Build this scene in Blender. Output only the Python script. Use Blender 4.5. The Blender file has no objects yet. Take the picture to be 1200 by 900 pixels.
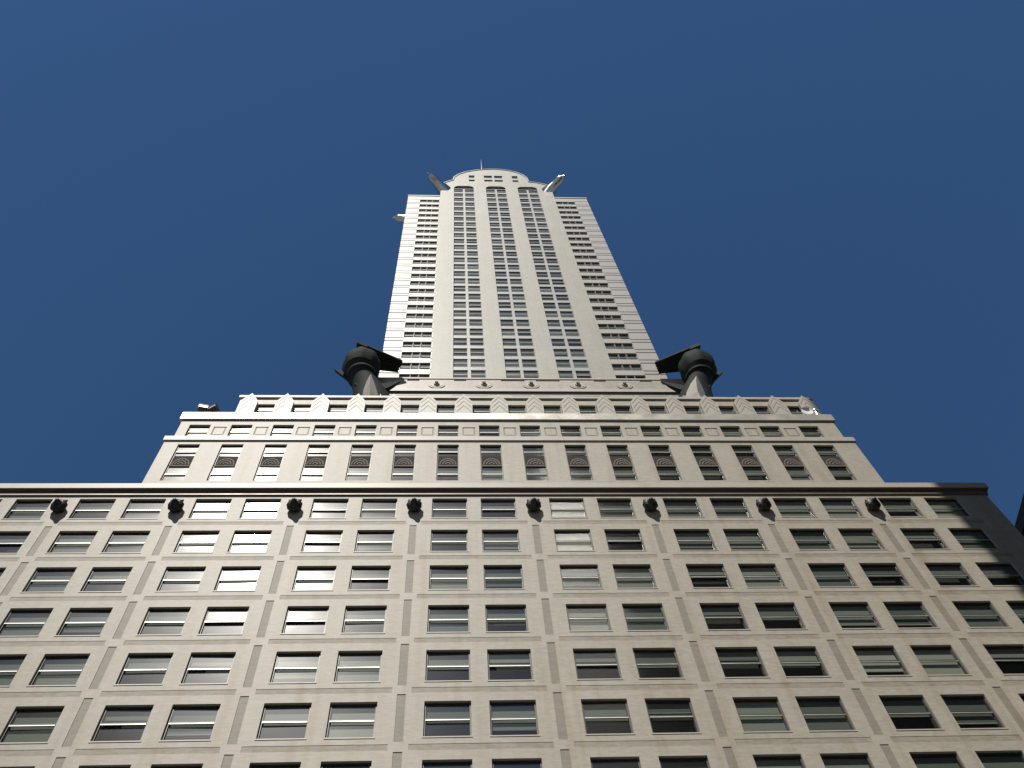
import bpy, bmesh, math, random
from mathutils import Vector, Matrix

random.seed(7)
S = bpy.context.scene
C = S.collection
H = 49.6                      # facade heights below are measured from the cornice line; the street lies H metres lower

# ------------------------------------------------------------------ camera, sky, sun, exposure
cam_d = bpy.data.cameras.new('camera')
cam = bpy.data.objects.new('camera', cam_d); C.objects.link(cam)
r_ = Vector((0.99834077, -0.02848382, -0.05004376))
u_ = Vector((-0.00483428, -0.90747653, 0.42007496))
w_ = Vector((0.05737888, 0.41913603, 0.90610852))
M = Matrix((r_, u_, -w_)).transposed().to_4x4()
M.translation = Vector((-1.231, -30.958, -47.949 + H))
cam.matrix_world = M
cam_d.sensor_fit = 'HORIZONTAL'; cam_d.sensor_width = 36.0; cam_d.lens = 36.0
cam_d.clip_start = 0.1; cam_d.clip_end = 5000
S.camera = cam

SUN = Vector((-0.1806, -0.530, 0.829)).normalized()      # towards the sun
el = math.asin(SUN.z)
world = bpy.data.worlds.new('World'); S.world = world; world.use_nodes = True
wt = world.node_tree; wt.nodes.clear()
sky = wt.nodes.new('ShaderNodeTexSky'); sky.sky_type = 'NISHITA'; sky.sun_disc = False
sky.sun_elevation = el; sky.sun_rotation = math.atan2(SUN.x, SUN.y)
sky.air_density = 1.0; sky.dust_density = 0.1; sky.ozone_density = 4.0; sky.altitude = 50
bg = wt.nodes.new('ShaderNodeBackground'); bg.inputs['Strength'].default_value = 0.072
wo = wt.nodes.new('ShaderNodeOutputWorld')
hs = wt.nodes.new('ShaderNodeHueSaturation'); hs.inputs['Saturation'].default_value = 1.16
wt.links.new(sky.outputs[0], hs.inputs['Color']); wt.links.new(hs.outputs[0], bg.inputs[0]); wt.links.new(bg.outputs[0], wo.inputs[0])
sd = bpy.data.lights.new('sun', 'SUN'); sd.energy = 4.9; sd.angle = math.radians(0.53); sd.color = (1.0, 0.95, 0.86)
so = bpy.data.objects.new('sun', sd); C.objects.link(so)
so.rotation_euler = SUN.to_track_quat('Z', 'Y').to_euler()
S.view_settings.view_transform = 'Standard'; S.view_settings.look = 'None'
S.view_settings.exposure = 0.0; S.view_settings.gamma = 1.0; S.view_settings.use_curve_mapping = False
S.cycles.max_bounces = 8; S.cycles.transparent_max_bounces = 12; S.cycles.diffuse_bounces = 3

# ------------------------------------------------------------------ materials
def nt(name):
    m = bpy.data.materials.new(name); m.use_nodes = True
    t = m.node_tree; t.nodes.clear()
    out = t.nodes.new('ShaderNodeOutputMaterial')
    return m, t, out
def N(t, k, **kw):
    n = t.nodes.new(k)
    for a, b in kw.items(): setattr(n, a, b)
    return n
def masonry(name, col, var=0.12, rough=0.5, spec=0.5, bump=0.15, course=None, stain=0.35, tint=(0.80, 0.72, 0.60)):
    m, t, out = nt(name)
    p = N(t, 'ShaderNodeBsdfPrincipled'); p.inputs['Roughness'].default_value = rough
    p.inputs['Specular IOR Level'].default_value = spec
    g = N(t, 'ShaderNodeNewGeometry')
    # slow patches
    n1 = N(t, 'ShaderNodeTexNoise'); n1.inputs['Scale'].default_value = 0.35; n1.inputs['Detail'].default_value = 6
    t.links.new(g.outputs['Position'], n1.inputs['Vector'])
    # fine brick to brick tone
    mp = N(t, 'ShaderNodeMapping'); mp.inputs['Scale'].default_value = (3.2, 3.2, 9.0)
    t.links.new(g.outputs['Position'], mp.inputs['Vector'])
    n2 = N(t, 'ShaderNodeTexVoronoi'); n2.inputs['Scale'].default_value = 1.0
    t.links.new(mp.outputs[0], n2.inputs['Vector'])
    # rain streaks
    ms = N(t, 'ShaderNodeMapping'); ms.inputs['Scale'].default_value = (1.6, 1.6, 0.10)
    t.links.new(g.outputs['Position'], ms.inputs['Vector'])
    n3 = N(t, 'ShaderNodeTexNoise'); n3.inputs['Scale'].default_value = 1.0; n3.inputs['Detail'].default_value = 5
    t.links.new(ms.outputs[0], n3.inputs['Vector'])
    r3 = N(t, 'ShaderNodeMapRange'); r3.inputs['From Min'].default_value = 0.48; r3.inputs['From Max'].default_value = 0.75
    t.links.new(n3.outputs[0], r3.inputs['Value'])
    bw = N(t, 'ShaderNodeSeparateColor'); t.links.new(n2.outputs['Color'], bw.inputs[0])
    a1 = N(t, 'ShaderNodeMath', operation='MULTIPLY_ADD'); a1.inputs[1].default_value = var; a1.inputs[2].default_value = 1 - var * 0.5
    t.links.new(bw.outputs[0], a1.inputs[0])
    a2 = N(t, 'ShaderNodeMath', operation='MULTIPLY_ADD'); a2.inputs[1].default_value = var * 1.3; a2.inputs[2].default_value = 1 - var * 0.65
    t.links.new(n1.outputs[0], a2.inputs[0])
    a3 = N(t, 'ShaderNodeMath', operation='MULTIPLY'); t.links.new(a1.outputs[0], a3.inputs[0]); t.links.new(a2.outputs[0], a3.inputs[1])
    cb = N(t, 'ShaderNodeVectorMath', operation='SCALE'); cb.inputs[0].default_value = col
    t.links.new(a3.outputs[0], cb.inputs['Scale'])
    mx = N(t, 'ShaderNodeMix', data_type='RGBA', blend_type='MULTIPLY')
    fm = N(t, 'ShaderNodeMath', operation='MULTIPLY'); fm.inputs[1].default_value = stain
    t.links.new(r3.outputs[0], fm.inputs[0])
    t.links.new(fm.outputs[0], mx.inputs['Factor']); t.links.new(cb.outputs[0], mx.inputs['A']); mx.inputs['B'].default_value = (*tint, 1)
    t.links.new(mx.outputs['Result'], p.inputs['Base Color'])
    b = N(t, 'ShaderNodeBump'); b.inputs['Strength'].default_value = bump; b.inputs['Distance'].default_value = 0.03
    t.links.new(n2.outputs['Distance'], b.inputs['Height']); t.links.new(b.outputs[0], p.inputs['Normal'])
    t.links.new(p.outputs[0], out.inputs[0])
    return m
def metal(name, col, rough, metallic=1.0, var=0.3, scale=0.8, spec=0.5):
    m, t, out = nt(name)
    p = N(t, 'ShaderNodeBsdfPrincipled'); p.inputs['Metallic'].default_value = metallic; p.inputs['Specular IOR Level'].default_value = spec
    g = N(t, 'ShaderNodeNewGeometry'); n1 = N(t, 'ShaderNodeTexNoise'); n1.inputs['Scale'].default_value = scale; n1.inputs['Detail'].default_value = 8
    t.links.new(g.outputs['Position'], n1.inputs['Vector'])
    a = N(t, 'ShaderNodeMath', operation='MULTIPLY_ADD'); a.inputs[1].default_value = var * 2; a.inputs[2].default_value = 1 - var
    t.links.new(n1.outputs[0], a.inputs[0])
    cb = N(t, 'ShaderNodeVectorMath', operation='SCALE'); cb.inputs[0].default_value = col
    t.links.new(a.outputs[0], cb.inputs['Scale']); t.links.new(cb.outputs[0], p.inputs['Base Color'])
    rr = N(t, 'ShaderNodeMath', operation='MULTIPLY_ADD'); rr.inputs[1].default_value = 0.25; rr.inputs[2].default_value = rough - 0.12
    t.links.new(n1.outputs[0], rr.inputs[0]); t.links.new(rr.outputs[0], p.inputs['Roughness'])
    t.links.new(p.outputs[0], out.inputs[0])
    return m
def glass(name, wave=0.004):
    m, t, out = nt(name)
    tr = N(t, 'ShaderNodeBsdfTransparent'); tr.inputs[0].default_value = (0.74, 0.775, 0.745, 1)
    g1 = N(t, 'ShaderNodeBsdfGlossy'); g1.inputs['Roughness'].default_value = 0.10
    g2 = N(t, 'ShaderNodeBsdfGlossy'); g2.inputs['Roughness'].default_value = 0.34
    mg = N(t, 'ShaderNodeMixShader'); mg.inputs[0].default_value = 0.16
    t.links.new(g1.outputs[0], mg.inputs[1]); t.links.new(g2.outputs[0], mg.inputs[2])
    fr = N(t, 'ShaderNodeFresnel'); fr.inputs[0].default_value = 1.75
    geo = N(t, 'ShaderNodeNewGeometry')
    mi = N(t, 'ShaderNodeMix'); mi.inputs['A'].default_value = 1.75; mi.inputs['B'].default_value = 1 / 1.75   # a thin sheet: the same from both sides
    t.links.new(geo.outputs['Backfacing'], mi.inputs['Factor']); t.links.new(mi.outputs['Result'], fr.inputs[0])
    no = N(t, 'ShaderNodeTexNoise'); no.inputs['Scale'].default_value = 0.9; no.inputs['Detail'].default_value = 1
    t.links.new(geo.outputs['Position'], no.inputs['Vector'])
    b = N(t, 'ShaderNodeBump'); b.inputs['Strength'].default_value = 0.5; b.inputs['Distance'].default_value = wave
    t.links.new(no.outputs[0], b.inputs['Height'])
    for g in (g1, g2): t.links.new(b.outputs[0], g.inputs['Normal'])
    mx = N(t, 'ShaderNodeMixShader')
    t.links.new(fr.outputs[0], mx.inputs[0]); t.links.new(tr.outputs[0], mx.inputs[1]); t.links.new(mg.outputs[0], mx.inputs[2])
    t.links.new(mx.outputs[0], out.inputs[0])
    return m
def blindmat(name, lift=0.0):
    m, t, out = nt(name)
    p = N(t, 'ShaderNodeBsdfPrincipled'); p.inputs['Roughness'].default_value = 0.8
    g = N(t, 'ShaderNodeNewGeometry'); oi = N(t, 'ShaderNodeObjectInfo')
    ad = N(t, 'ShaderNodeMath', operation='ADD'); t.links.new(g.outputs['Random Per Island'], ad.inputs[0]); t.links.new(oi.outputs['Random'], ad.inputs[1])
    fr = N(t, 'ShaderNodeMath', operation='FRACT'); t.links.new(ad.outputs[0], fr.inputs[0])
    cr = N(t, 'ShaderNodeValToRGB')
    e = cr.color_ramp.elements
    e[0].position = 0.0; e[0].color = (0.08, 0.10, 0.085, 1)
    e[1].position = 1.0; e[1].color = (0.46, 0.45, 0.39, 1)
    if lift:
        e[0].color = (lift, lift, lift, 1)
    x = cr.color_ramp.elements.new(0.45); x.color = (0.17 + lift, 0.19 + lift, 0.165 + lift, 1)
    x = cr.color_ramp.elements.new(0.8); x.color = (0.29 + lift, 0.30 + lift, 0.26 + lift, 1)
    t.links.new(fr.outputs[0], cr.inputs[0])
    # slats
    mp = N(t, 'ShaderNodeSeparateXYZ'); t.links.new(g.outputs['Position'], mp.inputs[0])
    sn = N(t, 'ShaderNodeMath', operation='MULTIPLY'); sn.inputs[1].default_value = 90; t.links.new(mp.outputs[2], sn.inputs[0])
    si = N(t, 'ShaderNodeMath', operation='SINE'); t.links.new(sn.outputs[0], si.inputs[0])
    ma = N(t, 'ShaderNodeMath', operation='MULTIPLY_ADD'); ma.inputs[1].default_value = 0.12; ma.inputs[2].default_value = 0.9
    t.links.new(si.outputs[0], ma.inputs[0])
    sc = N(t, 'ShaderNodeVectorMath', operation='SCALE'); t.links.new(cr.outputs[0], sc.inputs[0]); t.links.new(ma.outputs[0], sc.inputs['Scale'])
    t.links.new(sc.outputs[0], p.inputs['Base Color']); t.links.new(p.outputs[0], out.inputs[0])
    return m

STONE = masonry('pale_glazed_brick', (0.348, 0.318, 0.263), 0.16, 0.55, 0.35, bump=0.03, stain=0.8)
INLAY = masonry('brown_grey_brick_inlay', (0.222, 0.200, 0.160), 0.2, 0.6, 0.3, bump=0.03)
INLAYB = masonry('grey_beige_brick_band', (0.275, 0.248, 0.200), 0.25, 0.6, 0.3, bump=0.03, stain=0.9)
TRIM = masonry('pale_stone_trim', (0.395, 0.359, 0.308), 0.08, 0.5, 0.4, bump=0.03)
TOWER = masonry('tower_white_brick', (0.316, 0.300, 0.247), 0.2, 0.5, 0.4, bump=0.03, stain=0.5)
WING = masonry('tower_corner_glazed_brick', (0.345, 0.320, 0.282), 0.08, 0.42, 0.8, bump=0.03, stain=0.15)
STRIPE = masonry('grey_brick_stripe_and_shade', (0.12, 0.10, 0.09), 0.12, 0.6, 0.2)
SPAN = masonry('light_spandrel', (0.348, 0.341, 0.310), 0.08, 0.4, 0.5, stain=0.2)
BAND = metal('polished_coping_metal', (0.52, 0.49, 0.43), 0.36, 0.5, 0.1)
CHEV = masonry('chevron_grey_brick', (0.340, 0.316, 0.273), 0.1, 0.5, 0.4)
FRIEZE = masonry('mottled_frieze_brick', (0.332, 0.292, 0.245), 0.35, 0.5, 0.4, stain=0.5)
BRONZE = metal('dark_bronze', (0.045, 0.04, 0.035), 0.5, 0.6)
PATINA = metal('dark_patinated_metal', (0.016, 0.021, 0.019), 0.75, 0.0, 0.7, 2.2, 0.10)
STEEL = metal('stainless_steel', (0.38, 0.38, 0.38), 0.25, 1.0, 0.3)
FRAME = metal('dark_window_frame', (0.05, 0.048, 0.042), 0.45, 0.3)
RAIL = metal('aluminium_and_sunlit_rail', (0.62, 0.62, 0.60), 0.40, 0.6, 0.1)  # pale metal; on the sashes its colour stands for a sunlit rail
RELIEF = metal('cast_metal_relief', (0.13, 0.11, 0.09), 0.75, 0.0, spec=0.2)
PANEL_SHADE = metal('dark_cast_panel_and_recess_shade', (0.04, 0.032, 0.027), 0.85, 0.0, spec=0.15)  # spandrel panels; also painted shade in frieze slots and column heads
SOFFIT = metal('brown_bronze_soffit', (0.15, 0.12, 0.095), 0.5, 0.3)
GLASS = glass('window_glass')
BLIND = blindmat('window_blind')
BLINDL = blindmat('pale_window_blind', 0.04)
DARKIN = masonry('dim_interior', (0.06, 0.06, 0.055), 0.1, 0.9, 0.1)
ROOFM = masonry('roof_gravel', (0.16, 0.15, 0.14), 0.2, 0.9, 0.2)
NEIGH = masonry('dark_neighbour_brick', (0.07, 0.055, 0.05), 0.2, 0.6, 0.3)
OPPM = masonry('grey_office_stone', (0.15, 0.15, 0.14), 0.15, 0.6, 0.3)
ASPH = masonry('asphalt', (0.05, 0.05, 0.052), 0.25, 0.85, 0.3)
PAVE = masonry('concrete_pavement', (0.27, 0.26, 0.245), 0.15, 0.8, 0.3)
WHITE = masonry('white_lamp_enamel', (0.8, 0.8, 0.78), 0.03, 0.3, 0.6, bump=0.0, stain=0.1)
PAINT = masonry('white_road_paint', (0.7, 0.7, 0.68), 0.1, 0.7, 0.3)

# ------------------------------------------------------------------ mesh builder
class MB:
    def __init__(s): s.v = []; s.f = []; s.m = []; s.mats = []
    def mi(s, m):
        if m not in s.mats: s.mats.append(m)
        return s.mats.index(m)
    def face(s, pts, m):
        k = len(s.v); s.v.extend([tuple(p) for p in pts]); s.f.append(tuple(range(k, k + len(pts)))); s.m.append(s.mi(m))
    def hull8(s, p, m):
        """p: 8 corners, bottom loop 0-3 (ccw from above), top loop 4-7; one closed welded solid"""
        k = len(s.v); s.v.extend([tuple(q) for q in p]); mi = s.mi(m)
        for q in ((3, 2, 1, 0), (4, 5, 6, 7), (0, 1, 5, 4), (1, 2, 6, 5), (2, 3, 7, 6), (3, 0, 4, 7)):
            s.f.append(tuple(k + i for i in q)); s.m.append(mi)
    def box(s, x0, x1, y0, y1, z0, z1, m):
        s.hull8([(x0, y0, z0), (x1, y0, z0), (x1, y1, z0), (x0, y1, z0), (x0, y0, z1), (x1, y0, z1), (x1, y1, z1), (x0, y1, z1)], m)
    def prism(s, poly, y0, y1, m):
        """poly: (x,z) outline, counter clockwise seen from -Y; extruded from y0 (front) to y1"""
        n = len(poly); k = len(s.v); mi = s.mi(m)
        s.v.extend([(x, y0, z) for x, z in poly] + [(x, y1, z) for x, z in poly])
        s.f.append(tuple(k + i for i in range(n))); s.m.append(mi)
        s.f.append(tuple(k + n + i for i in reversed(range(n)))); s.m.append(mi)
        for i in range(n):
            j = (i + 1) % n
            s.f.append((k + j, k + i, k + n + i, k + n + j)); s.m.append(mi)
    def rings(s, rings, m, cap=True):
        k = len(s.v); n = len(rings[0]); mi = s.mi(m)
        for r in rings: s.v.extend([tuple(p) for p in r])
        for a in range(len(rings) - 1):
            for i in range(n):
                j = (i + 1) % n
                s.f.append((k + a * n + i, k + a * n + j, k + (a + 1) * n + j, k + (a + 1) * n + i)); s.m.append(mi)
        if cap:
            s.f.append(tuple(k + i for i in reversed(range(n)))); s.m.append(mi)
            b = k + (len(rings) - 1) * n
            s.f.append(tuple(b + i for i in range(n))); s.m.append(mi)
    def lathe(s, prof, m, c=(0, 0, 0), n=24):
        s.rings([[(c[0] + r * math.cos(2 * math.pi * i / n), c[1] + r * math.sin(2 * math.pi * i / n), c[2] + z) for i in range(n)] for r, z in prof], m)
    def mesh(s, name, smooth=False, dz=0.0):
        me = bpy.data.meshes.new(name)
        me.from_pydata([(x, y, z + dz) for x, y, z in s.v], [], s.f)
        for m in s.mats: me.materials.append(m)
        me.polygons.foreach_set('material_index', s.m)
        if smooth: me.polygons.foreach_set('use_smooth', [True] * len(s.f))
        me.update()
        return me
    def build(s, name, parent=None, smooth=False, bevel=0.0, dz=H, fix=False):
        me = s.mesh(name, smooth, dz)
        if fix:
            b = bmesh.new(); b.from_mesh(me); bmesh.ops.recalc_face_normals(b, faces=b.faces); b.to_mesh(me); b.free()
        o = bpy.data.objects.new(name, me); C.objects.link(o)
        if parent: o.parent = parent
        if smooth:
            md = o.modifiers.new('edges', 'EDGE_SPLIT'); md.split_angle = math.radians(40)
        if bevel:
            md = o.modifiers.new('bevel', 'BEVEL'); md.width = bevel; md.segments = 2; md.limit_method = 'ANGLE'
        return o
def empty(name, loc=(0, 0, 0)):
    o = bpy.data.objects.new(name, None); C.objects.link(o); o.location = loc; return o
def tag(o, label, cat, group=None):
    o['label'] = label; o['category'] = cat
    if group: o['group'] = group
    return o
def struct(o):
    o['kind'] = 'structure'; return o
def stuffpart(o):
    o['kind'] = 'stuff'; return o

def facade(mb, y0, xs, zs, fn, hole=0.5, hm=None):
    """A relief wall facing -Y at y0. fn(x, z) -> (depth, material) or None for a window opening."""
    xs = sorted(set(round(x, 4) for x in xs)); zs = sorted(set(round(z, 4) for z in zs))
    nx, nz = len(xs) - 1, len(zs) - 1
    g = [[fn((xs[i] + xs[i + 1]) / 2, (zs[j] + zs[j + 1]) / 2) for j in range(nz)] for i in range(nx)]
    dep = lambda c: hole if c is None else c[0]
    for i in range(nx):
        for j in range(nz):
            c = g[i][j]; d = dep(c)
            if c is not None:
                mb.face([(xs[i], y0 + d, zs[j]), (xs[i + 1], y0 + d, zs[j]), (xs[i + 1], y0 + d, zs[j + 1]), (xs[i], y0 + d, zs[j + 1])], c[1])
            if i + 1 < nx:
                e = g[i + 1][j]; d2 = dep(e)
                if abs(d - d2) > 1e-5:
                    mm = (c[1] if d < d2 and c else (e[1] if e else (c[1] if c else STONE)))
                    if c is None or e is None: mm = hm or mm
                    x = xs[i + 1]; q = [(x, y0 + d, zs[j]), (x, y0 + d2, zs[j]), (x, y0 + d2, zs[j + 1]), (x, y0 + d, zs[j + 1])]
                    mb.face(q, mm)
            if j + 1 < nz:
                e = g[i][j + 1]; d2 = dep(e)
                if abs(d - d2) > 1e-5:
                    mm = (c[1] if d < d2 and c else (e[1] if e else (c[1] if c else STONE)))
                    if c is None or e is None: mm = hm or mm
                    z = zs[j + 1]; q = [(xs[i], y0 + d, z), (xs[i + 1], y0 + d, z), (xs[i + 1], y0 + d2, z), (xs[i], y0 + d2, z)]
                    mb.face(q, mm)

def block(mb, x0, x1, yf, yb, z0, z1, m, roof=ROOFM):
    """sides, back and roof of a storey block whose front is made by facade()"""
    mb.face([(x0, yb, z0), (x0, yf, z0), (x0, yf, z1), (x0, yb, z1)], m)
    mb.face([(x1, yf, z0), (x1, yb, z0), (x1, yb, z1), (x1, yf, z1)], m)
    mb.face([(x1, yb, z0), (x0, yb, z0), (x0, yb, z1), (x1, yb, z1)], m)
    mb.face([(x0, yf, z1), (x1, yf, z1), (x1, yb, z1), (x0, yb, z1)], roof)

# ------------------------------------------------------------------ street level
g = MB(); g.face([(-1500, -1500, -0.02), (1500, -1500, -0.02), (1500, 1500, -0.02), (-1500, 1500, -0.02)], PAVE)
struct(g.build('ground', dz=0))
g = MB(); g.face([(-400, -26.5, -0.012), (400, -26.5, -0.012), (400, -5, -0.012), (-400, -5, -0.012)], ASPH)
g.face([(33.5, -4.99, -0.012), (45, -4.99, -0.012), (45, 300, -0.012), (33.5, 300, -0.012)], ASPH)
struct(g.build('road', dz=0))
g = MB(); g.box(-400, 33.4, -4.8, -0.02, -0.019, 0.13, PAVE); g.box(-400, 400, -34.9, -26.7, -0.019, 0.13, PAVE)
struct(g.build('pavement', dz=0))
g = MB(); g.box(-400, 33.55, -5.0, -4.802, -0.019, 0.135, TRIM); g.box(-400, 400, -26.698, -26.5, -0.019, 0.135, TRIM)
struct(g.build('kerb', dz=0))
g = MB()
for k in range(-20, 20):
    for y in (-19.4, -12.2): g.face([(k * 9, y, -0.006), (k * 9 + 3, y, -0.006), (k * 9 + 3, y + 0.12, -0.006), (k * 9, y + 0.12, -0.006)], PAINT)
struct(g.build('road_marking', dz=0))

# ------------------------------------------------------------------ the skyscraper
T = empty('skyscraper', (0, 0, 0))
tag(T, 'pale stepped skyscraper with long rows of sash windows and striped upper tower', 'skyscraper')

BC = [-26.2, -19.906, -13.425, -6.8, 0.0, 6.759, 13.428, 19.966, 26.315]
PC = [-29.55, -23.05, -16.67, -10.11, -3.40, 3.38, 10.09, 16.70, 23.14, 29.6]
WA, WB, WH = 0.39, 2.40, 2.09
def ztop(r): return 3.17 if r == 1 else -0.13 - (r - 2) * 3.359
NR = 9
XL, XR = -30.6, 30.7

# --- base wall
xs = [XL, XR]; zs = [-H, 3.44]
for b in BC: xs += [b - WB, b - WA, b + WA, b + WB]
for p in PC[1:9]: xs += [p - 0.19, p + 0.19, p - 0.42, p + 0.42]
xs += [PC[0] + 0.42, PC[9] - 0.42]
for r in range(1, NR + 1):
    t = ztop(r); zs += [t, t - WH, t + 0.53, t + 0.87, t - 2.36, t + 0.45]
zs = [z for z in zs if z < 3.44] + [3.44, -40.0, -44.5]
def base_fn(x, z):
    for r in range(1, NR + 1):
        t = ztop(r)
        if t - WH < z < t:
            for b in BC:
                if WA < abs(x - b) < WB: return None
        if r > 1 and t + 0.53 < z < t + 0.87 and z < 2.5:
            for i in range(9):
                if PC[i] + 0.42 < x < PC[i + 1] - 0.42: return (0.012, INLAYB)
        if r >= 2 and z < t + 0.45 and z > t - 2.36:
            for p in PC[1:9]:
                if abs(x - p) < 0.19: return (0.025, INLAY)
    return (0.0, STONE)
mb = MB(); facade(mb, 0.0, xs, zs, base_fn, 0.5, TRIM)
block(mb, XL, XR, 0.0, 56, -H, 3.44, STONE)
mb.build('base_wall', T)
mb = MB()
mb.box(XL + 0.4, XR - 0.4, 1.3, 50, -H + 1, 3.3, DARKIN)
mb.build('interior_core', T)
# thin sills and jamb stones of the top row
mb = MB()
for r in range(1, NR + 1):
    for b in BC:
        for s in (-1, 1):
            xa, xb = sorted((b + s * WA, b + s * WB)); t = ztop(r)
            mb.box(xa - 0.04, xb + 0.04, -0.022, 0.11, t - WH - 0.07, t - WH - 0.003, TRIM)
stuffpart(mb.build('sill', T))
# --- cornice
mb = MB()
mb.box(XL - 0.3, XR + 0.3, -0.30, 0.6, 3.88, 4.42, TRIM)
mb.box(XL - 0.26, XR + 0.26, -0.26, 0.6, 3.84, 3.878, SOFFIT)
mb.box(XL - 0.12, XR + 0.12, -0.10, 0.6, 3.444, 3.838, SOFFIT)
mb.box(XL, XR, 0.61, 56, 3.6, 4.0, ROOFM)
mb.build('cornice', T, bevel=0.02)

# --- windows of the base: one kind, copied
def sash_mesh(w, h, y, yb, low=0.05):
    """frame of a double hung window, origin at the middle of its head; opening w x h"""
    f = MB(); a = w / 2; mid = -h * 0.47
    f.box(-a, -a + 0.07, y, yb, -h, 0, FRAME); f.box(a - 0.07, a, y, yb, -h, 0, FRAME)
    f.box(-a + 0.07, a - 0.07, y, yb, -0.07, 0, FRAME); f.box(-a + 0.07, a - 0.07, y, yb, -h, -h + 0.09, FRAME)
    f.box(-a + 0.072, a - 0.072, y - 0.03, y + 0.05, mid - 0.05, mid + 0.03, FRAME)
    f.box(-a + 0.074, a - 0.074, y - 0.035, y + 0.03, mid - 0.085, mid - 0.052, RAIL)  # pale strip paints the sunlit top of the meeting rail
    return f
W_ = WB - WA
f = sash_mesh(W_, WH, 0.12, 0.27)
win0 = f.build('window', T, dz=0)
a = W_ / 2 - 0.07; mid = -WH * 0.47
pm = MB(); pm.face([(-a, 0.15, mid), (a, 0.15, mid), (a, 0.15, -0.07), (-a, 0.15, -0.07)], GLASS); pane0 = pm.build('pane', win0, dz=0)
pm = MB(); pm.face([(-a, 0.195, -WH + 0.09), (a, 0.195, -WH + 0.09), (a, 0.195, mid - 0.05), (-a, 0.195, mid - 0.05)], GLASS); pane1 = pm.build('pane', win0, dz=0)
blind_meshes = []
for k, fr in enumerate((0.3, 0.5, 0.72, 1.0, 1.0)):
    q = MB(); q.face([(-a, 0.26, -WH * fr), (a, 0.26, -WH * fr), (a, 0.26, -0.02), (-a, 0.26, -0.02)], BLIND)
    if fr < 1: q.box(-a, a, 0.25, 0.28, -WH * fr - 0.05, -WH * fr - 0.002, BLIND)
    blind_meshes.append(q.mesh('blind'))
blind0 = bpy.data.objects.new('blind', blind_meshes[2]); C.objects.link(blind0); blind0.parent = win0
first = True
rest = []
for r in range(1, NR + 1):
    for bi, b in enumerate(BC):
        for s in (-1, 1):
            x = b + s * (WA + WB) / 2; z = ztop(r)
            d = (z + 47.949) / 31.0                     # in view of the street photograph or not
            lim = {1: 27.5, 2: 27.2, 3: 26.0, 4: 24.4, 5: 22.6, 6: 21.0, 7: 19.2}.get(r, 0)
            if r == 1 or r > 7 or x < -lim - 0.5:
                rest.append((x, z)); continue
            if first: o, pa, pb, bl = win0, pane0, pane1, blind0; first = False
            else:
                o = win0.copy(); C.objects.link(o); o.parent = T
                pa = pane0.copy(); C.objects.link(pa); pa.parent = o
                pb = pane1.copy(); C.objects.link(pb); pb.parent = o
                bl = blind0.copy(); C.objects.link(bl); bl.parent = o
            o.location = (x, 0, z + H)
            for q in (pa, pb): q.rotation_euler = (random.gauss(0, 0.004), 0, random.gauss(0, 0.006))
            bl.data = random.choice(blind_meshes)
wcount = sum(1 for o in bpy.data.objects if o.name.split('.')[0] == 'window')
print('individual windows', wcount)

def add_window(mb, x0, x1, zb, zt, y, rail=True, blind=True, bm=None, fw=0.06):
    """frame, two panes and a blind set y deep into the wall, appended to a shared mesh"""
    w = x1 - x0; h = zt - zb; mid = zb + h * 0.52
    mb.box(x0, x0 + fw, y - 0.03, y + 0.12, zb, zt, FRAME); mb.box(x1 - fw, x1, y - 0.03, y + 0.12, zb, zt, FRAME)
    mb.box(x0 + fw, x1 - fw, y - 0.03, y + 0.12, zb, zb + fw, FRAME); mb.box(x0 + fw, x1 - fw, y - 0.03, y + 0.12, zt - fw, zt, FRAME)
    t1, t2 = random.gauss(0, 0.006), random.gauss(0, 0.006)
    if rail:
        mb.box(x0 + fw, x1 - fw, y - 0.05, y + 0.04, mid - 0.04, mid + 0.03, FRAME)
        mb.box(x0 + fw + .002, x1 - fw - .002, y - 0.06, y + 0.02, mid - 0.07, mid - 0.042, RAIL)  # sunlit rail top put in as a pale strip
        mb.face([(x0 + fw, y + t1, mid), (x1 - fw, y - t1, mid), (x1 - fw, y - t1 + t2, zt - fw), (x0 + fw, y + t1 + t2, zt - fw)], GLASS)
        mb.face([(x0 + fw, y + 0.045 + t1, zb + fw), (x1 - fw, y + 0.045 - t1, zb + fw), (x1 - fw, y + 0.045 - t1 + t2, mid - 0.04), (x0 + fw, y + 0.045 + t1 + t2, mid - 0.04)], GLASS)
    else:
        mb.face([(x0 + fw, y + t1, zb + fw), (x1 - fw, y - t1, zb + fw), (x1 - fw, y - t1 + t2, zt - fw), (x0 + fw, y + t1 + t2, zt - fw)], GLASS)
    if blind:
        k = random.choice((0.4, 0.55, 0.75, 1.0, 1.0))
        mb.face([(x0 + fw, y + 0.12, zt - h * k), (x1 - fw, y + 0.12, zt - h * k), (x1 - fw, y + 0.12, zt - 0.01), (x0 + fw, y + 0.12, zt - 0.01)], bm or BLIND)
rw = MB()                                                # every remaining window of the building
for x, z in rest: add_window(rw, x - W_ / 2, x + W_ / 2, z - WH, z, 0.16)

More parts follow.
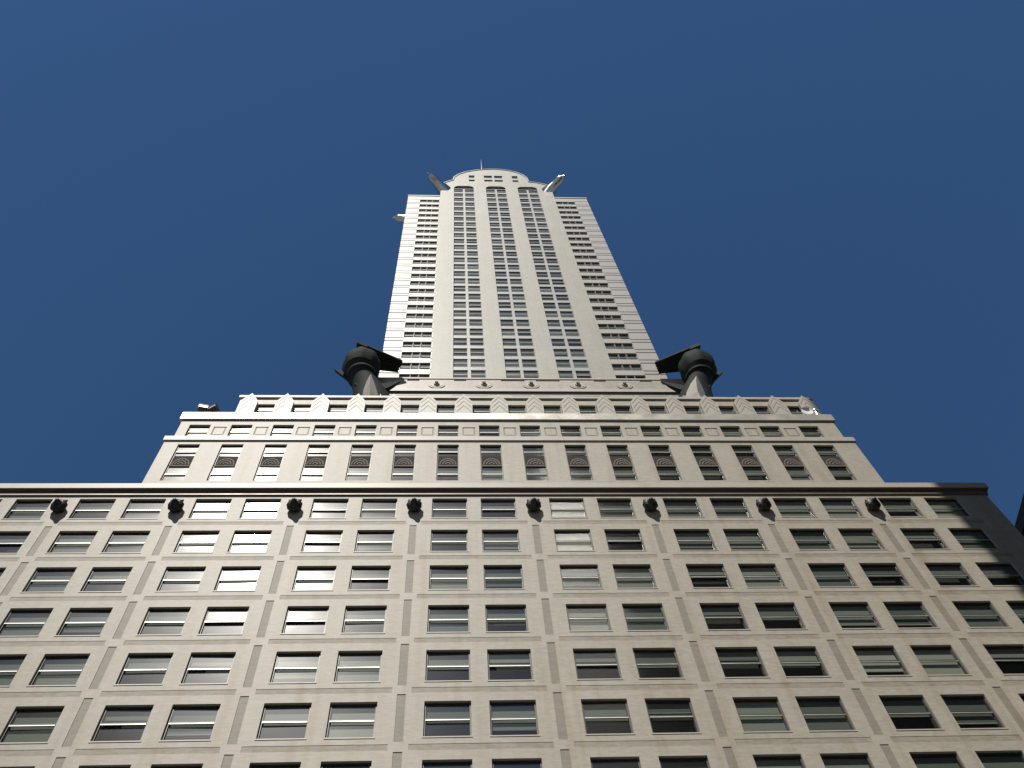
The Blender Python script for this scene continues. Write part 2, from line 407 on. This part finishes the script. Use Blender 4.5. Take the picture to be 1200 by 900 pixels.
# --- lion head spouts under the cornice
def lion_head():
    bm = bmesh.new(); bmesh.ops.create_icosphere(bm, subdivisions=4, radius=1)
    rnd = random.Random(3)
    for v in bm.verts:
        d = v.co.copy(); n = d.normalized()
        ang = math.atan2(n.x, n.z)
        mane = 1 + 0.07 * math.sin(ang * 11) * (1 - abs(n.y)) + rnd.uniform(-0.015, 0.015)
        p = Vector((n.x * 0.42 * mane, n.y * 0.32, n.z * 0.50 * mane))
        if n.y < -0.2:                                   # face and muzzle towards the street
            k = max(0, 1 - ((n.x / 0.42) ** 2 + ((n.z + 0.25) / 0.42) ** 2))
            p.y -= 0.22 * math.sqrt(k) if k > 0 else 0
            for ex in (-0.3, 0.3):
                e = max(0, 1 - ((n.x - ex) ** 2 + (n.z - 0.22) ** 2) / 0.02); p.y += 0.09 * e
            mo = max(0, 1 - (n.x / 0.3) ** 2 - ((n.z + 0.55) / 0.10) ** 2); p.y += 0.2 * mo
        for sx in (-1, 1):                               # ears
            e = max(0, 1 - ((n.x - 0.62 * sx) ** 2 + (n.z - 0.72) ** 2 + (n.y + 0.25) ** 2) / 0.06)
            p += Vector((0.09 * sx, -0.05, 0.06)) * e
        v.co = p
    for f_ in bm.faces: f_.smooth = True
    me = bpy.data.meshes.new('gargoyle_head'); bm.to_mesh(me); bm.free(); me.materials.append(BRONZE); return me
lm = lion_head()
for p in PC[1:9]:
    o = bpy.data.objects.new('gargoyle_head', lm); C.objects.link(o); o.parent = T; o.location = (p, -0.28, 1.98 + H)

# --- second tier
Y2 = 5.0
TX = [3.13 + 3.14 * (k - 7.5) for k in range(16)]
TW = 0.79
xs = [-22.3, 29.3]; 
for x in TX: xs += [x - TW, x + TW]
zs = [3.6, 13.81, 19.06, 19.55]
def t2_fn(x, z):
    if 13.81 < z < 19.06:
        for c in TX:
            if abs(x - c) < TW: return None
    return (0.0, STONE)
mb = MB(); facade(mb, Y2, xs, zs, t2_fn, 0.5, TRIM)
block(mb, -22.3, 29.3, Y2, 46, 3.6, 19.55, STONE)
mb.box(-22.42, 29.42, Y2 - 0.12, 45, 19.553, 20.15, TRIM)
mb.build('middle_wall', T)
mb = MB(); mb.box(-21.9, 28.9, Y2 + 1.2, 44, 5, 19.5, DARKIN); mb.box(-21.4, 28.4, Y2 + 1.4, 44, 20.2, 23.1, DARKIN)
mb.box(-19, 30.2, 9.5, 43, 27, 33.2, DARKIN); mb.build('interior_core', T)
def tall_window_mesh():
    f = MB(); a = TW; h = 19.06 - 13.81
    for s in (-1, 1): f.box(min(s * a, s * (a - 0.07)), max(s * a, s * (a - 0.07)), 0.13, 0.27, -h, 0, FRAME)
    for z0, z1 in ((-0.07, 0), (-h, -h + 0.09)): f.box(-a + 0.07, a - 0.07, 0.13, 0.27, z0, z1, FRAME)
    for zc in (-0.92, -4.15):
        f.box(-a + 0.072, a - 0.072, 0.11, 0.20, zc - 0.03, zc + 0.04, FRAME)
        f.box(-a + 0.074, a - 0.074, 0.10, 0.17, zc - 0.07, zc - 0.032, RAIL)  # bright line of the sunlit rail, painted by a pale strip
    return f
tw0 = tall_window_mesh().build('tall_window', T, dz=0)
f = MB(); a = TW - 0.07
f.box(-a, a, 0.13, 0.27, -3.12, -1.55, PANEL_SHADE)
for rr, dd in ((0.62, 0.0), (0.42, 0.05), (0.22, 0.08)):
    n = 14; arc = [(rr * math.cos(math.pi * i / n), -2.85 + rr * 1.5 * math.sin(math.pi * i / n)) for i in range(n + 1)]
    inn = [(x * (rr - 0.10) / rr, -2.85 + (z + 2.85) * (rr - 0.10) / rr) for x, z in arc]
    f.prism(arc + inn[::-1], 0.09 - dd * 0.3, 0.129, RELIEF)
f.box(-a, a, 0.085, 0.129, -3.10, -2.93, RELIEF)
for k in range(5):
    an = math.radians(30 + 30 * k); x1_, z1_ = 0.60 * math.cos(an), -2.85 + 0.88 * math.sin(an)
    f.prism([(-0.02 + 0.1 * math.cos(an), -2.85), (0.02 + 0.1 * math.cos(an), -2.85), (x1_ + 0.03, z1_), (x1_ - 0.03, z1_)], 0.10, 0.129, RELIEF)
f.build('spandrel_panel', tw0, dz=0)
f = MB()
for z0, z1, yy in ((-0.90, -0.07, 0.17), (-1.55, -0.95, 0.20), (-4.13, -3.12, 0.17), (-5.16, -4.19, 0.20)):
    f = MB(); f.face([(-a, yy, z0), (a, yy, z0), (a, yy, z1), (-a, yy, z1)], GLASS); f.build('pane', tw0, dz=0)
tbl = []
for k1, k2 in ((0.8, 1.0), (1.54, 1.3), (1.54, 2.0), (1.0, 1.9)):
    f = MB()
    f.face([(-a, 0.28, -k1), (a, 0.28, -k1), (a, 0.28, -0.01), (-a, 0.28, -0.01)], BLIND)
    f.face([(-a, 0.28, -3.12 - k2), (a, 0.28, -3.12 - k2), (a, 0.28, -3.13), (-a, 0.28, -3.13)], BLIND)
    tbl.append(f.mesh('blind'))
tb0 = bpy.data.objects.new('blind', tbl[0]); C.objects.link(tb0); tb0.parent = tw0
kids = list(tw0.children)
for i, x in enumerate(TX):
    o = tw0
    if i:
        o = tw0.copy(); C.objects.link(o); o.parent = T
        for ch in kids:
            c = ch.copy(); C.objects.link(c); c.parent = o
            if ch is tb0: c.data = random.choice(tbl)
    o.location = (x, Y2, 19.06 + H)

# attic storey of the second tier
Y3 = 5.22
xs = [-21.95, 28.95]
for x in TX: xs += [x - TW, x + TW]
PX = [(TX[i] + TX[i + 1]) / 2 for i in range(15)]
for p in PX: xs += [p - 0.48, p - 0.36, p + 0.36, p + 0.48]
zs = [20.1, 20.72, 20.95, 21.07, 22.15, 22.27, 22.62, 23.2]
def t3_fn(x, z):
    if 20.72 < z < 22.62:
        for c in TX:
            if abs(x - c) < TW: return None
    if 20.95 < z < 22.27:
        for p in PX:
            if abs(x - p) < 0.48:
                if abs(x - p) > 0.36 or z < 21.07 or z > 22.15: return (0.05, INLAY)
                return (0.02, STONE)
    return (0.0, STONE)
mb = MB(); facade(mb, Y3, xs, zs, t3_fn, 0.5, TRIM)
block(mb, -21.95, 28.95, Y3, 44, 20.1, 23.2, STONE)
mb.build('attic_wall', T)
for x in TX: add_window(rw, x - TW, x + TW, 20.72, 22.62, Y3 + 0.18)
mb = MB(); mb.box(-22.0, 29.0, Y3 - 0.05, 43, 23.203, 23.36, INLAY); mb.box(-22.15, 29.15, Y3 - 0.16, Y3 + 0.5, 23.363, 24.42, BAND)
mb.box(-21.9, 28.9, Y3 + 0.51, 43, 23.37, 23.6, ROOFM)
mb.build('parapet', T, bevel=0.02)

# --- zigzag storey
Y4 = 8.3
ZX = [-17.24 + 3.08 * k for k in range(16)]
xs = [-19.7, 30.9]
for x in ZX: xs += [x - 0.76, x + 0.76]
zs = [23.5, 30.6, 32.53, 33.36]
def z_fn(x, z):
    if 30.6 < z < 32.53:
        for c in ZX:
            if abs(x - c) < 0.76: return None
    return (0.0, STONE)
mb = MB(); facade(mb, Y4, xs, zs, z_fn, 0.5, TRIM)
block(mb, -19.7, 30.9, Y4, 42, 23.5, 33.36, STONE)
mb.box(-19.7, 30.9, Y4 + 0.10, Y4 + 0.6, 33.363, 33.62, STRIPE)  # dark strip paints the shadow in the gap under the coping
mb.box(-19.85, 31.05, Y4 - 0.16, Y4 + 0.6, 33.623, 34.0, TRIM)
mb.build('zigzag_wall', T)
for x in ZX: add_window(rw, x - 0.76, x + 0.76, 30.6, 32.53, Y4 + 0.20)
mb = MB()
ZP = [ZX[0] - 1.54] + [x + 1.54 for x in ZX]
for i, p in enumerate(ZP):
    p = min(max(p, -18.95), 30.15)
    mb.prism([(p - 0.74, 30.2), (p + 0.74, 30.2), (p + 0.74, 32.6), (p, 34.12), (p - 0.74, 32.6)], Y4 - 0.30, Y4 - 0.003, TRIM)
    for k in range(3):
        zz = 30.55 + k * 0.85
        mb.prism([(p - 0.62, zz), (p, zz + 1.2), (p + 0.62, zz), (p + 0.62, zz + 0.34), (p, zz + 1.54), (p - 0.62, zz + 0.34)], Y4 - 0.325, Y4 - 0.303, CHEV)
stuffpart(mb.build('chevron_pier', T))

# --- tower base with the wheel frieze
Y5 = 18.3
xs = [-11.0, 25.9]; GW = [(-6.2 + 0.05 + 6.85 * k) for k in range(5)]
for c in GW: xs += [c - 2.1, c - 0.35, c + 0.35, c + 2.1]
zs = [30, 53.2, 55.9, 56.6]
def f_fn(x, z):
    if 53.2 < z < 55.9:
        for c in GW:
            if 0.35 < abs(x - c) < 2.1: return None
            if abs(x - c) < 0.35: return (0.12, STRIPE)
    return (0.0, TOWER)
mb = MB(); facade(mb, Y5 + 0.25, xs, zs, f_fn, 0.5, TRIM); block(mb, -11.0, 25.9, Y5 + 0.25, 42, 30, 56.6, TOWER)
mb.build('tower_base_wall', T)
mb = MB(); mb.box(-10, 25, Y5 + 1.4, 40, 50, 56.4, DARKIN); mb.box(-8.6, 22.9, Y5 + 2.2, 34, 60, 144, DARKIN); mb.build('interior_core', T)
for c in GW:
    for s in (-1, 1):
        xa, xb = sorted((c + s * 0.35, c + s * 2.1)); add_window(rw, xa, xb, 53.2, 55.9, Y5 + 0.48)
HX = [-3.11 + 5.40 * k for k in range(5)]
xs = [-11.15, 26.05]; SL = []
for c in HX + [HX[0] - 5.4, HX[-1] + 5.4]:
    for d in (-2.7,): SL.append((c + d, 0.7))
SL += [(HX[2] - 1.6, 0.95), (HX[2] + 1.6, 0.95)]
for c, h in SL: xs += [c - h, c + h]
zs = [56.62, 57.3, 59.05, 59.4, 59.85, 60.15]
def fr_fn(x, z):
    if 59.4 < z < 59.85:
        for c, h in SL:
            if abs(x - c) < h: return (0.4, PANEL_SHADE)  # slot back coloured dark in place of shade inside the slot
    if z < 57.3: return (0.0, TRIM)
    if z > 59.85: return (-0.04, TRIM)
    return (0.05, FRIEZE)
mb = MB(); facade(mb, Y5, xs, zs, fr_fn, 0.3); block(mb, -11.15, 26.05, Y5, 42, 56.62, 60.15, FRIEZE)
mb.face([(-11.15, Y5, 56.62), (26.05, Y5, 56.62), (26.05, Y5 + 0.3, 56.62), (-11.15, Y5 + 0.3, 56.62)], STRIPE)
mb.build('wheel_frieze', T)
wm = MB()
def disc(mb, c, r, y0, y1, m, n=24):
    mb.prism([(c[0] + r * math.cos(2 * math.pi * i / n), c[1] + r * math.sin(2 * math.pi * i / n)) for i in range(n)], y0, y1, m)
disc(wm, (0, 0), 0.95, -0.03, 0.049, FRIEZE); disc(wm, (0, 0), 0.70, -0.06, -0.032, TRIM)
disc(wm, (0, 0), 0.34, -0.22, -0.062, TRIM); disc(wm, (0, 0), 0.2, -0.36, -0.222, RELIEF)
wme = wm.mesh('wheel_relief')
for c in HX:
    o = bpy.data.objects.new('wheel_relief', wme); C.objects.link(o); o.parent = T; o.location = (c, Y5, 58.3 + H)

# --- the tower shaft
Y6 = 19.0
SX0, SX1 = -3.85, 17.95
WX0, WX1 = -9.95, 24.25
COL = [0.69, 6.93, 13.17]                # axes of the three paired window columns
HW, ML = 1.93, 0.17                      # half width of a column recess, half width of its mullion
RT = [63.45 + 3.345 * i for i in range(27)]
RW = [62.75 + 3.337 * i for i in range(25)]
# wings
def wing(mb, x0, x1, wx0, wx1):
    xs = [x0, x1, wx0, wx0 + 1.25, wx0 + 1.37, wx1 - 1.37, wx1 - 1.25, wx1]; zs = [54, 145.3]
    for t in RW: zs += [t, t - 1.95, t + 0.06, t + 0.42, t - 2.28, t - 1.97]
    def fn(x, z):
        for t in RW:
            if t - 1.95 < z < t and wx0 < x < wx1:
                return None if (x < wx0 + 1.25 or x > wx1 - 1.25 or wx0 + 1.37 < x < wx1 - 1.37) else (0.05, STRIPE)
            if (t + 0.06 < z < t + 0.42 or t - 2.28 < z < t - 1.97) and not (wx0 < x < wx1): return (0.03, STRIPE)
        return (0.0, WING)
    facade(mb, Y6, xs, zs, fn, 0.45)
    for t in RW:
        for a, b in ((wx0, wx0 + 1.25), (wx0 + 1.37, wx1 - 1.37), (wx1 - 1.25, wx1)): add_window(rw, a, b, t - 1.95, t, Y6 + 0.22, rail=True)
mb = MB()
wing(mb, WX0, SX0, -7.6, -3.99); wing(mb, SX1, WX1, 18.08, 21.7)
block(mb, WX0, WX1, Y6, 53, 54, 145.3, WING)
mb.box(WX0 - 0.1, SX0 - 0.02, Y6 - 0.12, 20, 145.303, 145.8, TRIM); mb.box(SX1 + 0.02, WX1 + 0.1, Y6 - 0.12, 20, 145.303, 145.8, TRIM)
mb.build('tower_wing_wall', T)
# central shaft
xs = [SX0, SX1]
for c in COL: xs += [c - HW, c - ML, c + ML, c + HW]
zs = [54, 60.4, 153.0, 152.6, 150.7]
for t in RT: zs += [t, t - 2.45]
YS = Y6 - 0.35
def s_fn(x, z):
    for c in COL:
        if abs(x - c) < HW and 60.4 < z < 152.6:
            for t in RT:
                if t - 2.45 < z < t and abs(x - c) > ML: return None
            if z > 150.7: return (0.45, PANEL_SHADE)  # dark colour paints the shaded soffit and depth of the arched head
            return (0.12, SPAN)
    return (0.0, TOWER)
mb = MB(); facade(mb, YS, xs, zs, s_fn, 0.5)
block(mb, SX0, SX1, YS, 53, 54, 153.0, TOWER)
for c in COL:                            # rounded heads of the column recesses
    for s in (-1, 1):
        pts = [(c + s * HW, 152.6), (c + s * HW, 150.9)]
        for i in range(1, 9):
            a = math.pi / 2 * i / 8; pts.append((c + s * (HW - 1.1 * (1 - math.cos(a))), 150.9 + 1.7 * math.sin(a)))
        if s > 0: pts = pts[::-1]
        mb.prism(pts[::-1], YS, YS + 0.119, TOWER)
mb.build('tower_shaft_wall', T)
for c in COL:
    for t in RT:
        for a, b in ((c - HW, c - ML), (c + ML, c + HW)): add_window(rw, a, b, t - 2.45, t, YS + 0.24, bm=BLINDL)

# --- crown: stepped round gable with small windows
OUT = [(-3.85, 153.0), (-3.85, 153.6), (-3.1, 155.0), (-2.0, 156.6), (-1.3, 157.4), (-1.1, 159.8), (-0.3, 162.2), (1.3, 164.6), (3.4, 166.3), (5.6, 167.2), (7.0, 167.4), (8.4, 167.2), (10.0, 166.5), (11.6, 165.0), (12.8, 162.9), (13.5, 160.2), (13.7, 156.9), (15.4, 156.1), (16.8, 154.9), (17.95, 153.6), (17.95, 153.0)]
YC = YS + 0.10
def top_at(x):
    for (a, za), (b, zb) in zip(OUT[1:-1], OUT[2:-1]):
        if a <= x <= b: return za + (zb - za) * (x - a) / (b - a)
    return 153.6
CW = [(1.75, 2.95), (4.85, 6.55), (6.95, 8.65), (10.6, 11.8)]
ROWS = [(156.7, 158.3), (159.6, 161.9)]
mb = MB()
cx = sorted(set([round(p[0], 3) for p in OUT] + [c for w in CW for c in w]))
for xa, xb in zip(cx, cx[1:]):
    if xb - xa < 1e-4: continue
    ta, tb = top_at(xa), top_at(xb); xm = (xa + xb) / 2
    cuts = [153.003]
    if any(a < xm < b for a, b in CW): cuts += [156.7, 158.3, 159.6, 161.9]
    for k, z0 in enumerate(cuts):
        z1 = cuts[k + 1] if k + 1 < len(cuts) else None
        if z1 and any(abs(z0 - r0) < 1e-3 for r0, _ in ROWS): continue
        mb.face([(xa, YC, z0), (xb, YC, z0), (xb, YC, z1 or tb), (xa, YC, z1 or ta)], TOWER)
for a, b in CW:
    for r0, r1 in ROWS:
        mb.face([(a, YC, r0), (a, YC + 0.4, r0), (a, YC + 0.4, r1), (a, YC, r1)], TOWER); mb.face([(b, YC + 0.4, r0), (b, YC, r0), (b, YC, r1), (b, YC + 0.4, r1)], TOWER)
        mb.face([(a, YC + 0.4, r1), (b, YC + 0.4, r1), (b, YC, r1), (a, YC, r1)], TOWER); mb.face([(a, YC, r0), (b, YC, r0), (b, YC + 0.4, r0), (a, YC + 0.4, r0)], TOWER)
        add_window(rw, a, b, r0, r1, YC + 0.2, rail=r0 < 158, fw=0.08)
inner = [(x, z) for x, z in OUT]
n = len(OUT)
for (xa, za), (xb, zb) in zip(OUT, OUT[1:]):
    mb.face([(xa, YC, za), (xb, YC, zb), (xb, 48, zb), (xa, 48, za)], TRIM)
mb.face([(x, 48, z) for x, z in OUT], TOWER)
mb.build('crown_wall', T)
mb = MB()                                # thin coping that follows the gable
for (xa, za), (xb, zb) in zip(OUT[1:-1], OUT[2:-1]):
    d = Vector((xb - xa, 0, zb - za)).normalized(); nn = Vector((-d.z, 0, d.x)) * 0.28
    mb.hull8([(xa, YC - 0.14, za + 0.004), (xb, YC - 0.14, zb + 0.004), (xb, YC + 0.5, zb + 0.004), (xa, YC + 0.5, za + 0.004),
              (xa + nn.x, YC - 0.14, za + nn.z), (xb + nn.x, YC - 0.14, zb + nn.z), (xb + nn.x, YC + 0.5, zb + nn.z), (xa + nn.x, YC + 0.5, za + nn.z)], SPAN)
mb.build('crown_coping', T)
mb = MB(); mb.lathe([(2.2, 150), (1.8, 175), (1.2, 195), (0.75, 212), (0.42, 228), (0.16, 240), (0.03, 246)], STEEL, (6.4, 34, 0), 12)
mb.build('spire', T, smooth=True)
stuffpart(rw.build('window', T))

# --- flared stone corner piers carrying the winged ornaments
for s, cxn, hd in ((-1, -9.7, 0.85), (1, 24.2, 1.15)):
    mb = MB(); cy = 15.0
    sq = lambda h_, z, ox=0.0: [(cxn + ox - h_, cy, z), (cxn + ox, cy - h_, z), (cxn + ox + h_, cy, z), (cxn + ox, cy + h_, z)]
    mb.rings([sq(hd, 33.5), sq(hd, 47.5), sq(hd * 0.85, 49.5, s * 0.2 if s < 0 else 0.35), sq(hd * 0.5, 51.6, s * 0.35 if s < 0 else 0.8), sq(0.05, 53.7, s * 0.45 if s < 0 else 1.35)], TOWER)
    xa, xb = sorted((cxn + s * 0.5, cxn - s * 0.9))
    mb.box(xa, xb, 15.6, 18.2, 33.5, 50.0, TOWER)
    mb.build('corner_pier', T)

# ------------------------------------------------------------------ winged ornaments
def plank(mb, a, b, wa, wb, th, m, n=5):
    """a feathered wing from a to b; wa, wb = width vectors at the two ends; th = thickness vector"""
    a, b, wa, wb, th = map(Vector, (a, b, wa, wb, th))
    for k in range(n):
        t0, t1 = k / n, (k + 1) / n - 0.02
        e = b + (a - b) * 0.025 * k
        j = th * (0.75 + 0.08 * k)
        p = [a + wa * t0, e + wb * t0, e + wb * t1, a + wa * t1]
        mb.hull8([*p, *[q + j for q in p]], m)
def ornament(s, label, group):
    cx_, cy_ = (-11.6, 16.4) if s < 0 else (26.95, 16.4)
    zc = 59.2
    R = lambda x, y, z: ((cx_ + (x if s < 0 else -x)), cy_ + y, zc + z)
    V = lambda x, y, z: ((x if s < 0 else -x), y, z)
    t = empty('winged_ornament', (cx_, cy_, 57.0 - 4 + H))
    tag(t, label, 'ornament', group)
    inv = lambda o: setattr(o, 'location', (-t.location.x, -t.location.y, -t.location.z))
    b = MB()
    n = 28; rr = []
    for r, z, off in ((2.3, -9.6, 1.9), (2.1, -7.0, 1.6), (1.75, -5.4, 1.2), (1.55, -4.3, 0.8), (1.4, -3.5, 0.5), (1.4, -3.0, 0.3), (1.68, -2.85, 0.25), (1.68, -2.55, 0.2), (1.45, -2.4, 0.15), (1.85, -1.7, 0.0)):
        rr.append([(cx_ - s * off + r * math.cos(2 * math.pi * i / n), cy_ + off * 0.7 + r * math.sin(2 * math.pi * i / n), zc + z) for i in range(n)])
    b.rings(rr, PATINA)
    o = b.build('pedestal', t, smooth=True); inv(o)
    b = MB()
    prof = [(1.8, -1.698), (2.08, -0.9), (2.12, 0.0), (2.0, 0.75), (1.75, 1.35), (1.25, 1.8), (0.7, 2.05), (0.5, 2.3), (0.28, 2.6), (0.02, 2.7)]
    n = 32
    rings = []
    for r, z in prof:
        rings.append([(cx_ + r * (1 + 0.035 * math.cos(8 * 2 * math.pi * i / n)) * math.cos(2 * math.pi * i / n), cy_ + r * (1 + 0.035 * math.cos(8 * 2 * math.pi * i / n)) * math.sin(2 * math.pi * i / n), zc + z) for i in range(n)])
    b.rings(rings, PATINA); o = b.build('cap', t, smooth=True); inv(o)
    b = MB(); plank(b, R(-0.55, -1.75, 2.75), R(4.5, 0.3, 2.1), V(0.6, 3.2, -0.5), V(0.0, 1.6, -0.3), V(-0.05, 0.0, 0.4), PATINA)
    b.hull8([R(-0.75, -1.8, 2.5), R(0.5, -1.5, 2.0), R(0.5, 0.3, 1.6), R(-0.75, 0.2, 2.0), R(-0.7, -1.75, 3.2), R(0.5, -1.4, 3.0), R(0.5, 0.3, 2.7), R(-0.7, 0.2, 2.9)], PATINA)
    o = b.build('wing', t, fix=True); inv(o)
    b = MB(); plank(b, R(-0.5, 0.4, -4.2), R(-3.15, 0.5, 0.2), V(0.1, 0.3, 2.6), V(0.15, 0.2, 0.6), V(0.1, 0.5, 0.0), PATINA, 4)
    o = b.build('wing', t, fix=True); inv(o)
    b = MB()                                 # upturned lower fin
    pts = [((0.2, 0.1, -6.6), 1.3), ((1.6, 0.2, -6.2), 1.1), ((2.8, 0.4, -5.2), 0.8), ((3.8, 0.5, -3.9), 0.45), ((4.6, 0.6, -2.6), 0.06)]
    rr = []
    for (x, y, z), q in pts:
        rr.append([R(x - q * 0.4, y - 0.35 * q, z + q * 0.8), R(x + q * 0.5, y - 0.35 * q, z - q * 0.5), R(x + q * 0.5, y + 0.35 * q, z - q * 0.5), R(x - q * 0.4, y + 0.35 * q, z + q * 0.8)])
    b.rings(rr, PATINA); o = b.build('fin', t, smooth=False, fix=True); inv(o)
    return t
ornament(-1, 'dark winged metal urn at the left shoulder of the striped tower', 'winged urn ornaments')
ornament(1, 'dark winged metal urn at the right shoulder of the striped tower', 'winged urn ornaments')

# ------------------------------------------------------------------ eagles
def eagle(loc, ang, label, scale=0.86):
    t = empty('eagle_gargoyle', (loc[0], loc[1], loc[2] + H)); tag(t, label, 'gargoyle', 'steel eagle gargoyles at the tower top')
    t.rotation_euler = (0, 0, ang); t.scale = (scale,) * 3
    def ring(y, z, w, h, n=12):
        return [(w * math.cos(2 * math.pi * i / n), y, z + h * math.sin(2 * math.pi * i / n)) for i in range(n)]
    b = MB()
    b.rings([ring(1.2, -2.6, 1.3, 1.9), ring(0.4, -1.6, 1.35, 1.9), ring(-0.6, -0.7, 1.25, 1.6), ring(-1.6, -0.1, 1.05, 1.25), ring(-2.4, 0.2, 0.92, 1.05), ring(-3.1, 0.4, 1.0, 1.05), ring(-3.8, 0.45, 0.85, 0.85), ring(-4.3, 0.4, 0.45, 0.45)], STEEL)
    for s in (-1, 1): b.rings([ring(-3.6, 0.75, 0.001, 0.001), [(s * 0.50 + 0.16 * math.cos(2 * math.pi * i / 12), -3.65, 0.72 + 0.12 * math.sin(2 * math.pi * i / 12)) for i in range(12)]], STEEL)
    b.build('body', t, smooth=True, dz=0, fix=True)
    b = MB(); b.rings([ring(-4.2, 0.42, 0.5, 0.5), ring(-4.6, 0.25, 0.32, 0.4), ring(-4.85, -0.1, 0.18, 0.28), ring(-4.9, -0.5, 0.04, 0.08)], STEEL)
    b.build('beak', t, smooth=True, dz=0, fix=True)
    for s in (-1, 1):
        b = MB()
        for k in range(4):
            z1 = 0.5 - 0.45 * k
            b.hull8([(s * 0.9, -0.9 + 0.2 * k, z1 - 0.5), (s * 1.25, -0.6 + 0.2 * k, z1 - 0.5), (s * 1.7, 2.0, z1 - 1.3), (s * 1.4, 2.2, z1 - 1.3),
                     (s * 0.85, -0.9 + 0.2 * k, z1), (s * 1.2, -0.6 + 0.2 * k, z1), (s * 1.65, 2.0, z1 - 0.75), (s * 1.35, 2.2, z1 - 0.75)], STEEL)
        b.build('wing', t, dz=0, fix=True)
    return t
eagle((-3.5, 18.9, 151.3), math.radians(-45), 'steel eagle head jutting from the left top corner of the tower shaft, dark in shade')
eagle((17.6, 18.9, 151.3), math.radians(45), 'sunlit steel eagle head jutting from the right top corner of the tower shaft')
eagle((-9.4, 24.6, 149.3), math.radians(-90), 'tiny eagle head peeping past the left edge of the striped tower', 0.8)

# ------------------------------------------------------------------ floodlights on the second tier
def floodlight(x, y, z, ang, label, round_=False):
    t = empty('floodlight', (x, y, z + H)); tag(t, label, 'floodlight', 'floodlights on the terrace parapet'); t.rotation_euler = (0, 0, ang); t.scale = (1.12,) * 3
    b = MB(); b.lathe([(0.16, 0), (0.16, 0.05), (0.05, 0.06), (0.05, 0.75)], FRAME, n=10); b.build('stand', t, dz=0, smooth=True)
    b = MB()
    if round_:
        n = 16
        b.rings([[(r * math.cos(2 * math.pi * i / n), y0, 1.0 + r * math.sin(2 * math.pi * i / n)) for i in range(n)] for r, y0 in ((0.06, 0.4), (0.3, 0.25), (0.42, 0.0), (0.44, -0.08), (0.36, -0.05))], WHITE)
    else:
        b.hull8([(-0.35, -0.3, 0.72), (0.35, -0.3, 0.72), (0.25, 0.25, 0.8), (-0.25, 0.25, 0.8), (-0.35, -0.4, 1.2), (0.35, -0.4, 1.2), (0.25, 0.25, 1.15), (-0.25, 0.25, 1.15)], FRAME)
    b.build('lamp_housing', t, dz=0, fix=True, smooth=round_)
    b = MB(); b.box(-0.3, 0.3, -0.37, -0.352, 0.8, 1.14, RAIL) if not round_ else b.lathe([(0.30, -0.02), (0.3, 0.0)], RAIL, (0, 0, 1.5), 12)
    if not round_: b.build('lens', t, dz=0)
    else: b.build('top_cap', t, dz=0)
    return t
floodlight(-20.9, 5.45, 24.42, 0.2, 'grey floodlight on the left end of the white terrace parapet')
floodlight(-20.0, 5.45, 24.42, -0.5, 'dark floodlight just right of the grey one on the left parapet end')
floodlight(27.6, 5.45, 24.42, 0.0, 'round white floodlight on the right end of the terrace parapet', True)
t = empty('vent_pipe', (28.35, 5.5, 24.42 + H)); tag(t, 'thin pale vent pipe beside the round white floodlight on the right parapet', 'vent pipe')
b = MB(); b.lathe([(0.13, 0), (0.13, 1.35), (0.22, 1.36), (0.22, 1.5), (0.05, 1.62)], RAIL, n=12); b.build('pipe', t, dz=0, smooth=True)
b = MB(); b.lathe([(0.24, 0.0), (0.24, 0.08), (0.14, 0.1)], FRAME, n=12); b.build('flange', t, dz=0, smooth=True)

# ------------------------------------------------------------------ other buildings of the street corner
def plain_building(name, x0, x1, y0, y1, top, m, label, step=4.2):
    t = empty(name, ((x0 + x1) / 2, (y0 + y1) / 2, 0)); tag(t, label, 'building')
    off = Vector((-(x0 + x1) / 2, -(y0 + y1) / 2, 0))
    b = MB(); b.box(x0, x1, y0, y1, -H, top - 1.2, m); o = b.build('wall', t); o.location = off
    b = MB(); b.box(x0 - 0.4, x1 + 0.4, y0 - 0.4, y1 + 0.4, top - 1.198, top, m); o = b.build('cornice', t); o.location = off
    b = MB(); zz = -H + 6
    while zz < top - 4:
        y = y0 + 2
        while y < y1 - 2.5:
            b.box(x0 - 0.03, x0 - 0.003, y, y + 1.9, zz, zz + 2.0, FRAME); y += step
        x = x0 + 2
        while x < x1 - 2.5:
            for yy in (y0, y1):
                s = -1 if yy == y0 else 1
                b.box(x, x + 1.9, min(yy + s * .003, yy + s * .03), max(yy + s * .003, yy + s * .03), zz, zz + 2.0, FRAME)
            x += step
        zz += 3.6
    o = b.build('window', t); o.location = off; stuffpart(o)
    return t
plain_building('corner_building', 49.0, 80, -22, 60, 26.9, NEIGH, 'dark brown brick building in shade at the right edge, across the side street')
plain_building('office_block', 15.9, 75, -75, -35.1, 125, OPPM, 'tall grey office block across the street, throwing its shadow on the right facade corner')
plain_building('low_office_block', -90, -34, -70, -35.1, 30, OPPM, 'lower grey office block across the street to the left')
